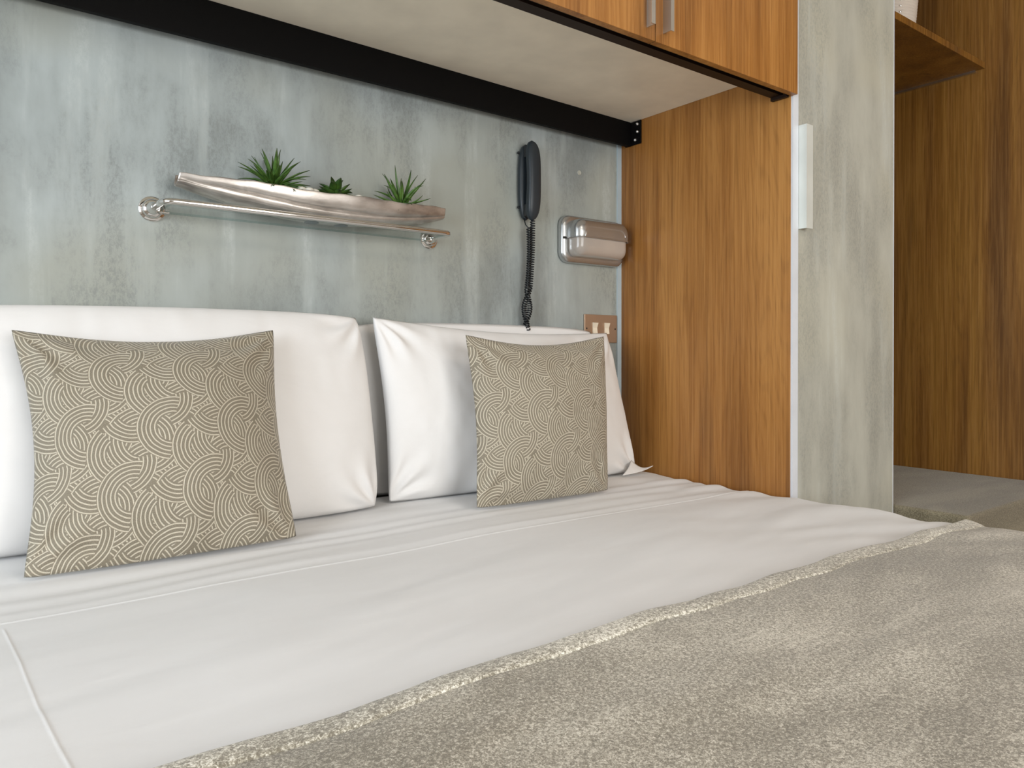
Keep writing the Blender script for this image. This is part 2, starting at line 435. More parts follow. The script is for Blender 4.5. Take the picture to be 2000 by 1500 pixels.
# dark channel under the doors
ra = thing('pelmet_rail', P(.4, .659, .387), 'dark bronze channel rail running under the overhead cabinet doors', 'rail')
x1 = XP*S-.004
boxD_ = lambda n_, Y0, Y1, Z0, Z1, m: box(n_, xa, x1, (Y0-1)*S, (Y1-1)*S, CZ+Z0*S, CZ+Z1*S, m, ra)
boxD_('track', .6455, .6545, .4080, .4300, M['black_metal'])
boxD_('lip', .6440, .6455, .3910, .4300, M['black_metal'])
boxD_('rear_flange', .6545, .6714, .3925, .4305, M['dark_rail'])
box('end_tab', x1-.010, x1, (.6450-1)*S, (.6722-1)*S, CZ+.3880*S, CZ+.3925*S, M['dark_rail'], ra)
# black steel beam near the wall
be = thing('steel_beam', P(.4, .98, .3864), 'long black steel beam under the overhead cabinet along the head wall', 'beam')
fs = box('fascia', xa, 1.0085*S, (.9705-1)*S, (.979-1)*S, CZ+.3864*S, zu-.0005, M['black_metal'], be, .001)
tf = box('top_flange', xa, 1.0085*S, (.979-1)*S, -.001, zu-.008, zu-.0005, M['black_metal'], be)
for o_ in (fs, tf):
    for v in o_.data.vertices:
        v.co.z += lift(v.co.x+wloc(be).x)*(1. if v.co.z+wloc(be).z > zu-.02 else .45)
br = box('end_bracket', 1.0085*S, XP*S-.0005, (.946-1)*S, (.985-1)*S, CZ+.3874*S, CZ+.4300*S, M['black_metal'], be, .001)
for Yq, Zq in ((.953, .4275-.004), (.953, .4095), (.9585, .3955)):
    a = P(1.0085, Yq, Zq)
    lathe('screw', a, (-1, 0, 0), [(0, .0052), (.003, .005), (.006, .003), (.0065, 0)], M['steel'], br, 14)

# ------------------------------------------------------------------ closet niche: shelf, basket, bench
sh = thing('closet_shelf', P(1.57, .84, .630), 'wooden shelf in the open closet beside the grey door', 'shelf')
a, b = P(1.3265, .681, .630), P(1.819, .998, .6437)
box('board', a[0], b[0], a[1], b[1], a[2], b[2], M['wood_dark'], sh, .001)
box('support_strip', b[0]-.012, b[0], a[1]+.03, b[1], a[2]-.008, a[2], M['steel'], sh)
cx, cy, cz0 = 1.555*S, (.765-1)*S, CZ+.6437*S+.001
def basket():
    ns = 64; prof = []
    H = .26; nr = 52
    for i in range(nr+1):
        t = i/nr; rr = .083+.022*t + .0016*math.cos(t*H/.010*2*math.pi)
        prof.append((t*H, rr))
    prof = [(0, .0)]+prof+[(H, .098)]
    prof += [(H-.02, .096), (.012, .076), (.012, 0.)]
    root = thing('ribbed_vase', (cx, cy, cz0), 'white ribbed pot on the closet shelf, cut off at the top of the picture', 'pot')
    o = lathe('body', (cx, cy, cz0), (0, 0, 1), prof, M['wicker'], root, ns)
    for i in range(11):
        a_ = R(205)
        zz = .004+.0100*(i+.5)*2; rr = .083+.022*zz/H+.0016
        for q in (0,):
            a2 = R(232)
            lathe('bead', (cx+math.cos(a2)*rr, cy+math.sin(a2)*rr, cz0+zz), (math.cos(a2), math.sin(a2), 0), [(0, .0032), (.0022, .0028), (.003, 0)], M['chrome'], root, 10)
basket()
a, b = P(1.335, .522, -.267), P(1.8195, .998, 0)
def bench():
    nx, ny, nz = 50, 50, 20
    o = box('carpeted_bench', a[0], b[0], a[1], b[1], .0, a[2], M['carpet'], None, .012, 4)
    tag(o, 'taupe carpet-covered bench block in the open closet below the shelf', 'bench')
bench()

# ------------------------------------------------------------------ glass shelf with chrome rail
gs = thing('glass_shelf', P(.395, 1, .177), 'clear glass wall shelf with chrome front rail holding the plant dish', 'shelf')
zr = CZ+.179*S; XL, XR = .1974*S, .5919*S; yr = (.9335-1)*S
pts = []
rc = .022
def arc(cx_, cy_, a0, a1, n_=8): return [(cx_+rc*math.cos(R(a0+(a1-a0)*i/n_)), cy_+rc*math.sin(R(a0+(a1-a0)*i/n_)), zr) for i in range(n_+1)]
pts = [(XL, -.004, zr), (XL, -.03, zr), (XL, yr+rc+.005, zr)]+arc(XL+rc, yr+rc, 180, 270)
pts += [(XL+(XR-XL)*t, yr, zr) for t in (.25, .5, .75)]
pts += arc(XR-rc, yr+rc, 270, 360)+[(XR, yr+rc+.005, zr), (XR, -.03, zr), (XR, -.004, zr)]
tag(tube('rail', pts, .0070, M['chrome'], gs, 16), 'chrome rail')
for x in (XL, XR):
    lathe('wall_flange', (x, 0, zr), (0, -1, 0), [(0, .026), (.004, .026), (.006, .0235), (.007, .0205), (.010, .020), (.013, .018), (.015, .0135), (.022, .0125), (.026, .009), (.034, .0085), (.036, .0065)], M['chrome'], gs)
zg = CZ+.1762*S
gp = box('glass_panel', XL+.014, XR-.014, yr+.009, -.001, zg-.002, zg+.003, M['glass'], gs)
gp.data.materials.append(M['glass_edge'])
for p_ in gp.data.polygons:
    if abs(p_.normal.z) < .5: p_.material_index = 1
for x in (XL+.020, XR-.020):
    V = []; F = []; s_ = 1 if x < .6 else -1
    addb(V, F, x-.012*(s_ > 0)-.006, x+.008, -.030, -.012, zg-.0062, zg-.0032); addb(V, F, x-.0125-.002 if s_ > 0 else x+.004, x-.010 if s_ > 0 else x+.0125, -.028, -.016, zg-.006, zg+.005)
    mk('clip', V, F, M['chrome'], gs)

# ------------------------------------------------------------------ boat dish
zt = zg+.0031
xc, yc, hl = .4085*S, (.968-1)*S, .1885*S
dish = thing('boat_dish', (xc, yc, zt), 'long silver boat-shaped dish on the glass shelf holding three plants', 'dish')
def boat():
    ns, nf = 97, 49; V = []
    for i in range(ns):
        s_ = -1+2*i/(ns-1); q = abs(s_)
        w1 = .044*(1-q**2.3)+.014
        rim = CZ+S*(.2145+.0062*q**1.5)+.0015*math.sin(s_*9)+.0008*math.sin(s_*31)
        bot = zt+.004+.0445*q**2.0
        h = rim-bot
        for j in range(nf):
            ph = math.pi*j/(nf-1)
            c, s2 = math.cos(ph), math.sin(ph)
            pw = .75
            y = -w1*(1 if c > 0 else -1)*abs(c)**pw
            z = rim-h*abs(s2)**.95
            # long fold pressed into the side
            g = math.exp(-((ph-.62-.2*s_)/.08)**2)+math.exp(-((math.pi-ph-.62)/.11)**2)
            y += .0085*g*(1 if c > 0 else -1)*(1-q**4)
            y += -.003*math.exp(-((ph-.95-.16*s_)/.10)**2)
            V.append((xc+s_*hl-(.006*(s2) if s_ < -.99 else 0), yc+y, z))
    o = mk('bowl', V, gridfaces(ns, nf), M['alu'], dish, smooth=True); solid(o, .0035, -1.); subd(o)
boat()
for X in (.3900, .4320):
    x = X*S; V = []
    prof = [(0, 0.), (0, .0165), (.0042, .0165), (.0046, 0.)]
    lathe('foot', (x, yc, zt), (0, 0, 1), [(0, .0165), (.0052, .0165)], M['rubber'], dish, 28)
# gravel bed that holds plants up
n_ = 60; V = []
for i in range(n_):
    s_ = -.8+1.6*i/(n_-1); w1 = .047*(1-abs(s_)**2.3)*.86
    V += [(xc+s_*hl, yc-w1, CZ+.2130*S), (xc+s_*hl, yc+w1, CZ+.2130*S)]
fo = solid(mk('filler', V, gridfaces(n_, 2), M['pebble'], dish), .004, -1)
tag(fo, 'pale gravel filling')
zgv = CZ+.2075*S

def leafmesh(L, W, curl, up, name, nl=9):
    """leaf along +X starting at origin, rising then arching"""
    V = []; uv = []; x = z = 0.; a_ = up
    for i in range(nl+1):
        t = i/nl
        wd_ = W*(math.sin(math.pi*min(1, .22+.78*t)**.9)**.75 if t < 1 else .03)*(1-.15*t)
        dx, dz = math.cos(a_), math.sin(a_)
        nx_, nz_ = -dz, dx
        V += [(x+nx_*wd_*.25, -wd_/2, z+nz_*wd_*.25), (x-nx_*wd_*.10, 0, z-nz_*wd_*.10), (x+nx_*wd_*.25, wd_/2, z+nz_*wd_*.25)]
        uv += [(0, t), (.5, t), (1, t)]
        x += dx*L/nl; z += dz*L/nl; a_ -= curl/nl
    F = gridfaces(nl+1, 3)
    me = bpy.data.meshes.new(name); me.from_pydata(V, [], F)
    l = me.uv_layers.new(name='UVMap')
    for lp in me.loops: l.data[lp.index].uv = uv[lp.vertex_index]
    me.polygons.foreach_set('use_smooth', [True]*len(me.polygons)); return me
def plant(name, loc, label, specs, mat, seed):
    rs = random.Random(seed)
    root = thing(name, loc, label, 'plant', 'artificial succulents in the silver dish')
    core = lathe('stem', loc, (0, 0, 1), [(-.004, .006), (.008, .008), (.016, .005), (.018, 0)], mat, root, 10)
    for cnt, el0, el1, L0, L1, W, curl0, curl1 in specs:
        ms = [leafmesh(L0+(L1-L0)*k/3, W*(1+.1*k), curl0+(curl1-curl0)*((k*7) % 4)/3, 0, 'leaf') for k in range(4)]
        for me in ms: me.materials.append(mat)
        for k in range(cnt):
            o = bpy.data.objects.new('leaf', ms[k % 4]); C.objects.link(o); o.parent = root
            az = 2*math.pi*(k+rs.uniform(-.3, .3))/cnt+el0*3; el = rs.uniform(el0, el1)
            m = o.modifiers.new('s', 'SOLIDIFY'); m.thickness = .0007
            o.rotation_euler = Euler((rs.uniform(-.3, .3), -R(el), az)); o.location = (math.cos(az)*.003, math.sin(az)*.003, .004+.006*(el0/90))
    return root
plant('spiky_succulent', (.3385*S, yc+.002, zgv+.012), 'largest spiky green plant at the left of the silver dish',
      [(22, 6, 24, .070, .084, .0088, .2, .9), (19, 28, 50, .074, .090, .0088, .15, .9), (12, 54, 74, .076, .092, .0085, -.1, .6), (3, 78, 88, .070, .092, .0080, -.1, .4)], M['leaf'], 3)
plant('rosette_succulent', (.4230*S, yc-.006, zgv+.012), 'smallest dark green plant with broad leaves in the middle of the dish',
      [(9, 8, 22, .046, .054, .018, .0, .6), (7, 30, 50, .042, .052, .018, .1, .6), (4, 60, 80, .034, .046, .016, -.1, .4)], M['leaf_dark'], 5)
plant('curly_succulent', (.5270*S, yc-.002, zgv+.012), 'wispy green plant with curled dark tips at the right of the dish',
      [(12, 4, 22, .058, .078, .0085, -.8, 1.3), (12, 30, 55, .064, .088, .0080, -.9, 1.3), (8, 58, 82, .068, .096, .0075, -1., 1.)], M['leaf'], 9)
def pebble_mesh():
    bm = bmesh.new(); bmesh.ops.create_icosphere(bm, subdivisions=2, radius=1)
    for v in bm.verts: v.co *= 1+.08*math.sin(v.co.x*3+v.co.y*5); v.co.z *= .62
    me = bpy.data.meshes.new('pebble'); bm.to_mesh(me); bm.free(); me.materials.append(M['pebble'])
    me.polygons.foreach_set('use_smooth', [True]*len(me.polygons)); return me
pm = pebble_mesh()
pb = [(.3700, -.024, .0085, 'white pebble just right of the large spiky plant in the dish'),
      (.3800, -.028, .0080, 'off-white pebble between the large spiky plant and the middle plant'),
      (.3885, -.022, .0075, 'flat pale pebble tucked against the left side of the middle plant'),
      (.4520, -.026, .0070, 'small white pebble just right of the middle dark green plant')]
for X, dy, r_, lb in pb:
    o = bpy.data.objects.new('pebble', pm); C.objects.link(o); o.location = (X*S, yc+dy, CZ+.2150*S+.0055)
    r_ *= 1.35
    o.scale = (r_*1.15, r_, r_); o.rotation_euler = (0, 0, random.uniform(0, 3)); tag(o, lb, 'pebble', 'white pebbles in the dish')

# ------------------------------------------------------------------ telephone
def sup(c, hx, hy, e, ns): # superellipse ring in x,y about c
    out = []
    for k in range(ns):
        a_ = 2*math.pi*k/ns; ca, sa = math.cos(a_), math.sin(a_)
        out.append((c[0]+hx*math.copysign(abs(ca)**(2/e), ca), c[1]+hy*math.copysign(abs(sa)**(2/e), sa), c[2]))
    return out
def loftz(name, stations, e, mat, parent, ns=32):
    V = []; 
    for (x, y, z, hx, hy) in stations: V += sup((x, y, z), hx, hy, e, ns)
    N = len(stations); F = []
    for i in range(N-1):
        for k in range(ns): F.append((i*ns+k, i*ns+(k+1) % ns, (i+1)*ns+(k+1) % ns, (i+1)*ns+k))
    F.append(tuple(range(ns))[::-1]); F.append(tuple((N-1)*ns+k for k in range(ns)))
    return mk(name, V, F, mat, parent, smooth=True)
px_, pz0, pz1 = .7775*S, CZ+.2245*S, CZ+.3585*S
ph = thing('wall_telephone', (px_, 0, pz0), 'black wall telephone with coiled cord hanging beside the bulkhead lamp', 'telephone')
st = []
for i in range(33):
    t = i/32; q = 2*t-1; r_ = (1-abs(q)**3.2)**.5
    st.append((px_-.001, -.0125, pz0+.004+(pz1-pz0-.010)*t, max(.0235*r_, .0015), max(.0120*(.35+.65*r_), .001)))
loftz('base', st, 3.2, M['phone'], ph)
st = []
for i in range(41):
    t = i/40; q = 2*t-1; r_ = (1-abs(q)**4.5)**.5
    bow = .010*(1-q*q)             # the grip bows away from the wall in the middle
    thick = .0125+.0045*abs(q)**2
    hw = .0215+.0035*q*q
    st.append((px_+.0015, -.0395-bow+.0045*0, pz0+(pz1-pz0)*t, max(hw*r_, .002), max(thick*r_, .002)))
hs = loftz('handset', st, 3.0, M['phone'], ph, 40)
box('earpiece', px_-.016, px_+.018, -.036, -.022, pz1-.048, pz1-.012, M['phone_dark'], ph, .004)
box('mouthpiece', px_-.016, px_+.018, -.036, -.022, pz0+.012, pz0+.048, M['phone_dark'], ph, .004)
for z in (pz1-.032, pz0+.040): lathe('button', (px_-.0225, -.010, z), (-1, 0, 0), [(0, .0045), (.003, .004), (.0035, 0)], M['phone_dark'], ph, 14)
box('logo', px_-.003, px_+.010, -.0558, -.0535, pz1-.0335, pz1-.030, M['logo'], hs)
# coiled cord
def coil(cent, rad, turns):
    cent = [Vector(c) for c in cent]; out = []; n_ = turns*10
    L = [0]
    for i in range(1, len(cent)): L.append(L[-1]+(cent[i]-cent[i-1]).length)
    up = Vector((0, 1, 0))
    for k in range(n_+1):
        s_ = L[-1]*k/n_; i = max(j for j in range(len(L)) if L[j] <= s_+1e-9); i = min(i, len(cent)-2)
        f = (s_-L[i])/(L[i+1]-L[i]); p = cent[i].lerp(cent[i+1], f); t = (cent[i+1]-cent[i]).normalized()
        u_ = (up-t*up.dot(t)).normalized(); v_ = t.cross(u_); a_ = 2*math.pi*k/10
        out.append(p+(u_*math.cos(a_)+v_*math.sin(a_))*rad)
    return out
xk, yk = px_, -.040
ztop = pz0+.002; zlow = CZ+.039*S
# spread of the two strands: open above, twisted around each other near the bottom
def strand(sgn, n_=60, z_hi=ztop):
    out = []
    for i in range(n_+1):
        t = i/n_; z = z_hi+(zlow+.012-z_hi)*t
        if t < .62: ang = 0; sep = .0068*(1-.2*math.sin(t*4))
        else: ang = (t-.62)/.38*math.pi*1.5; sep = .0062+.002*math.sin((t-.62)/.38*math.pi)
        out.append((xk+.004*math.sin(t*5)+sgn*sep*math.cos(ang)-.001, -.022+sgn*sep*math.sin(ang)-.016*(1-t), z))
    return out
A1 = strand(1); A2 = strand(-1, z_hi=pz0-.020)
bottom = [(xk+.004*math.sin(5)+.0082*math.cos(-1.57+a_)*0, -.022+.008*math.cos(a_), zlow+.012-.010*math.sin(a_)) for a_ in np.linspace(.3, math.pi-.3, 6)]
path = A1+[tuple(p) for p in bottom[::-1]]+A2[::-1]
cd = tube('cord', coil(path, .0064, 92), .0019, M['phone_dark'], ph, 6)
tube('cord_tail', [(xk+.006, -.038, pz0+.008), (xk+.006, -.038, ztop-.004)], .0016, M['phone_dark'], ph, 8)
tube('cord_tail', [(xk-.008, -.014, pz0+.012), (xk-.007, -.022, pz0-.01), (xk-.007, -.036, pz0-.022)], .0016, M['phone_dark'], ph, 8)

# ------------------------------------------------------------------ bulkhead lamp
bxc, bzc = .931*S, CZ+.2045*S
bl = thing('bulkhead_lamp', (bxc, 0, CZ+.162*S), 'satin silver bulkhead lamp with eyelid visor beside the wooden panel', 'lamp')
def rr_ring(cx_, cz_, hx, hz, r_, y, n_=8):
    out = []
    for qx, qz, a0 in ((1, 1, 0), (-1, 1, 90), (-1, -1, 180), (1, -1, 270)):
        for i in range(n_+1):
            a_ = R(a0+90*i/n_); out.append((cx_+qx*(hx-r_)+r_*math.cos(a_), y, cz_+qz*(hz-r_)+r_*math.sin(a_)))
    return out
def loftr(name, rings, mat, parent, cap0=True, cap1=True, cull=None, sol=0.):
    ns = len(rings[0]); V = [v for r_ in rings for v in r_]; F = []
    for i in range(len(rings)-1):
        for k in range(ns): F.append((i*ns+k, (i+1)*ns+k, (i+1)*ns+(k+1) % ns, i*ns+(k+1) % ns))
    if cap0: F.append(tuple(range(ns)))
    if cap1: F.append(tuple((len(rings)-1)*ns+k for k in range(ns))[::-1])
    o = mk(name, V, F, mat, parent, smooth=True); m = o.modifiers.new('e', 'EDGE_SPLIT'); m.split_angle = R(42); return o
hx, hz = .1300, .0715
loftr('gasket', [rr_ring(bxc, bzc, hx-.004, hz-.004, .030, y) for y in (-.0005, -.006)], M['dark'], bl)
loftr('back_plate', [rr_ring(bxc, bzc, hx-d_, hz-d_, .032-d_*.6, y) for d_, y in ((0, -.005), (0, -.014), (.002, -.019), (.006, -.0225), (.014, -.0245), (.021, -.0245), (.0225, -.020), (.0225, -.012))], M['satin'], bl)
ix, iz = .1060, .0535
dome = [(0, -.015), (0, -.040), (.001, -.050), (.004, -.058), (.009, -.064), (.015, -.068), (.021, -.070), (.028, -.0712)]
loftr('lens', [rr_ring(bxc, bzc-.001, ix-d_, iz-d_, max(.026-d_*.3, .004), y) for d_, y in dome], M['lens'], bl, cap0=False)
# visor: an eyelid over the upper half, its lower edge sweeping forward
def visor():
    e = .0035; rows = []
    dome2 = [(0, -.022), (0, -.036), (0, -.050), (.001, -.058), (.005, -.064), (.011, -.069), (.018, -.072), (.026, -.0738)]
    z_cut = bzc+.002
    n_ = 40; V = []
    X = ix+e
    for j, (d_, y) in enumerate(dome2):
        a = X-d_; b = iz+e-d_*.9; r_ = max(.030-d_*.3, .006); ring = []
        # path: left side bottom (cut) up, over the top, down the right side
        pts_ = [(-a, z_cut-bzc)]+[(-a+r_-r_*math.cos(t), b-r_+r_*math.sin(t)) for t in np.linspace(0, math.pi/2, 9)]
        pts_ += [(a-r_+r_*math.sin(t), b-r_+r_*math.cos(t)) for t in np.linspace(0, math.pi/2, 9)]+[(a, z_cut-bzc)]
        rows += [(bxc+p, y, bzc+q) for p, q in pts_]
    ns = 20; N = len(dome2); V = list(rows); F = gridfaces(N, ns)
    # front sheet closing down to the cut line
    last = V[(N-1)*ns:]
    base = len(V); zcut = z_cut
    for k in range(ns): V.append((last[k][0], -.0744, zcut+(last[k][2]-zcut)*.5))
    for k in range(ns): V.append((last[k][0], -.0744, zcut))
    for r0, r1 in (((N-1)*ns, base), (base, base+ns)):
        for k in range(ns-1): F.append((r0+k, r0+k+1, r1+k+1, r1+k))
    o = mk('visor', V, F, M['satin'], bl, smooth=True); solid(o, .0022, 0.)
    m = o.modifiers.new('e', 'EDGE_SPLIT'); m.split_angle = R(50)
    # rolled lip along the cut
    tube('visor_lip', [(bxc-X-.0005, -.026, z_cut), (bxc-X-.0005, -.050, z_cut), (bxc-X+.004, -.066, z_cut), (bxc-X+.018, -.0732, z_cut), (bxc-X+.03, -.0748, z_cut), (bxc, -.0750, z_cut), (bxc+X-.03, -.0748, z_cut), (bxc+X-.018, -.0732, z_cut), (bxc+X-.004, -.066, z_cut), (bxc+X+.0005, -.050, z_cut), (bxc+X+.0005, -.026, z_cut)], .0022, M['satin'], bl, 8)
visor()
for x in (bxc-hx+.010, bxc+hx-.010): box('clip', x-.0055, x+.0055, -.0255, -.020, bzc-.002, bzc+.0045, M['dark'], bl, .0005)

# ------------------------------------------------------------------ double switch
x0, x1, z0_, z1_ = .9168*S, .9985*S, CZ+.0215*S, CZ+.0730*S
sw = thing('light_switch', ((x0+x1)/2, 0, z0_), 'bronze double light switch plate with cream rockers behind the pillow', 'switch')
box('plate', x0, x1, -.007, -.0005, z0_, z1_, M['plate'], sw, .0012)
for X in (.9415, .9715):
    x = X*S; zc_ = (z0_+z1_)/2
    V = [(x-.009, -.007, zc_-.017), (x+.009, -.007, zc_-.017), (x-.009, -.007, zc_+.019), (x+.009, -.007, zc_+.019), (x-.009, -.011, zc_-.016), (x+.009, -.011, zc_-.016), (x-.009, -.0085, zc_+.002), (x+.009, -.0085, zc_+.002), (x-.009, -.0145, zc_+.018), (x+.009, -.0145, zc_+.018)]
    F = [(0, 1, 5, 4), (4, 5, 7, 6), (6, 7, 9, 8), (8, 9, 3, 2), (0, 4, 6, 8, 2), (1, 3, 9, 7, 5), (0, 2, 3, 1)]
    mk('rocker', V, F, M['cream'], sw)
for X in (x0+.008, x1-.008): lathe('screw', (X, -.007, (z0_+z1_)/2), (0, -1, 0), [(0, .0028), (.0006, .0026), (.0008, 0)], M['dark'], sw, 12)

# ------------------------------------------------------------------ bed
ZT = CZ-.21*S         # top of the bedding
bx0, bx1 = -.13, XP*S-.004
bed = thing('bed', ((bx0+bx1)/2, -1.05, 0), 'double bed under white bedding pushed up against the wooden panel', 'bed')
box('bed_base', bx0+.06, bx1-.03, -2.02, -.03, .09, .33, M['timber'], bed, .02)
box('mattress', bx0+.05, bx1-.035, -2.03, -.025, .331, ZT-.030, M['cotton'], bed, .04)
for x in (bx0+.14, bx1-.12):
    for y in (-1.9, -.14): lathe('leg', (x, y, 0), (0, 0, 1), [(0, .022), (.09, .028)], M['dark'], bed, 16)

def top_h(x, y):
    """height of the bedding at x,y (numpy arrays), without the side drop"""
    z = np.full_like(x, ZT)
    z += .0045*fbm(x*2.1, y*2.6, 1.3, 3)
    # long folds parallel to the head between pillows and seam
    band = np.clip((y+.515)/.05, 0, 1)*np.clip((-.10-y)/.10, 0, 1)
    z += band*(.0019*np.sin(y*105+1.3*fbm(x*1.6, y*4, 2.2, 2)*2)*(.5+.5*vn(x*2.5, y*9, 3.))+.003*fbm(x*1.3, y*16, 5., 2))
    # shallow folds elsewhere
    z += .0030*fbm(x*1.5+y*1.5, y*9-x*2.5, 7., 3)*np.clip((-.5-y)/.2, 0, 1)
    # wrinkles gathering at the right-hand edge
    e = np.clip((x-1.15)/.5, 0, 1)**1.5
    z += e*.0042*np.sin((y*46+x*16)+2.5*fbm(x*3, y*3, 9., 2))*(.4+.6*np.abs(vn(x*3, y*7, 4.)))
    # seam of the turned top fold
    sy = y+.5015-.004*np.sin(x*2.3)
    z += .0010*np.exp(-(sy/.0020)**2)+.0012/(1+np.exp(-sy/.0018))
    # length-wise ridge at the left
    xr_ = .049+(-.532-y)*.080+.004*np.sin(y*9)
    z += .0006*np.exp(-((x-xr_)/.0017)**2)*np.clip((-.52-y)/.02, 0, 1) + .0004/(1+np.exp((x-xr_)/.0020))*np.clip((-.52-y)/.05, 0, 1)
    return z
def cover(name, y0, y1, lift, mat, drop, dx, dy, parent=None, edge=None, thick=.008, xin=0., fine=False):
    """cloth over the top of the bed, rolling down on both long sides"""
    rad = .030; X0, X1 = bx0+xin, bx1-xin
    # parameter along the cross-section
    Lx = (X1-X0)-2*rad; arcL = rad*math.pi/2; tot = Lx+2*arcL+2*drop
    us = np.arange(0, tot+dx*.5, dx)
    if fine: us = np.unique(np.concatenate([us, drop+arcL-(X0+rad)+np.arange(.035, .125, .0011)]))
    ys = np.concatenate([np.arange(y0, y1-1e-6, dy), [y1]]) if np.isscalar(dy) else dy
    U, Y = np.meshgrid(us, ys, indexing='ij')
    q = U-drop
    Xc = np.where(q < 0, X0, 0.); Zo = np.where(q < 0, -rad+q, 0.)
    a1 = np.clip(q/arcL, 0, 1)*math.pi/2; m1 = (q >= 0) & (q < arcL)
    Xc = np.where(m1, X0+rad-rad*np.cos(a1), Xc); Zo = np.where(m1, -rad+rad*np.sin(a1), Zo)
    m2 = (q >= arcL) & (q <= arcL+Lx); Xc = np.where(m2, X0+rad+(q-arcL), Xc)
    q3 = q-arcL-Lx; a3 = np.clip(q3/arcL, 0, 1)*math.pi/2; m3 = (q3 > 0) & (q3 <= arcL)
    Xc = np.where(m3, X1-rad+rad*np.sin(a3), Xc); Zo = np.where(m3, -rad+rad*np.cos(a3), Zo)
    m4 = q3 > arcL; Xc = np.where(m4, X1, Xc); Zo = np.where(m4, -rad-(q3-arcL), Zo)
    Z = top_h(Xc, Y)+Zo+lift
    # the whole bedding sinks a little towards its right edge
    Z -= .008*np.clip((Xc-1.55)/.16, 0, 1)**2
    if edge is not None: Z, Y = edge(Xc, Y, Z)
    nu, nv = U.shape
    V = np.stack([Xc, Y, Z], -1).reshape(-1, 3)
    F = np.array(gridfaces(nu, nv))
    o = mk(name, V, F, mat, parent, smooth=True); solid(o, thick, -1.); return o
ys = np.concatenate([np.arange(-2.06, -.56, .006), np.arange(-.56, -.44, .0016), np.arange(-.44, -.035, .004)])
dv = cover('duvet', -2.06, -.035, 0, M['cotton_duvet'], .22, .0055, ys, thick=.006, fine=True)
tag(dv, 'smooth white duvet covering the bed, with a stitched seam below the pillows', 'duvet')
# bed runner with folded hem
YR = (.395-1)*S
def redge(Xc, Y, Z):
    wob = .004*fbm(Xc*7, Xc*0+2., 1., 3)+.0026*np.sin(Xc*31+2*np.sin(Xc*7))
    t = np.clip((Y-(YR-.25))/.25, 0, 1); Y = Y+wob*t
    d = YR-Y+wob
    Z = Z+.0025*fbm(Xc*4+Y*3, Y*9, 11., 3)+.004*fbm(Xc*2, Y*5, 21., 2)*np.clip(d/.1, 0, 1)
    return Z, Y
rn = thing('bed_runner', (.8, YR-.4, ZT+.005), 'beige woven bed runner spread across the duvet in the foreground', 'bed runner')
cover('cloth', YR-.80, YR-.032, .010, M['runner'], .16, .0055, .006, rn, redge, .004, -.007)
def hedge(Xc, Y, Z):
    wob = .004*fbm(Xc*7, Xc*0+2., 1., 3)+.0026*np.sin(Xc*31+2*np.sin(Xc*7))
    t0 = (Y-(YR-.038))/.038        # 0 at inner edge, 1 at outer edge
    Y2 = Y+wob
    Z = Z+.0025*fbm(Xc*4+Y*3, Y*9, 11., 3)
    Z = Z+.0042*np.sqrt(np.clip(1-(2*t0-1)**2, 0, 1))-.006*(t0 > .97)
    return Z, Y2
tag(cover('hem', YR-.038, YR, .0105, M['hem'], .16, .0055, .0025, rn, hedge, .003, -.007), 'brighter looped hem along the edge')

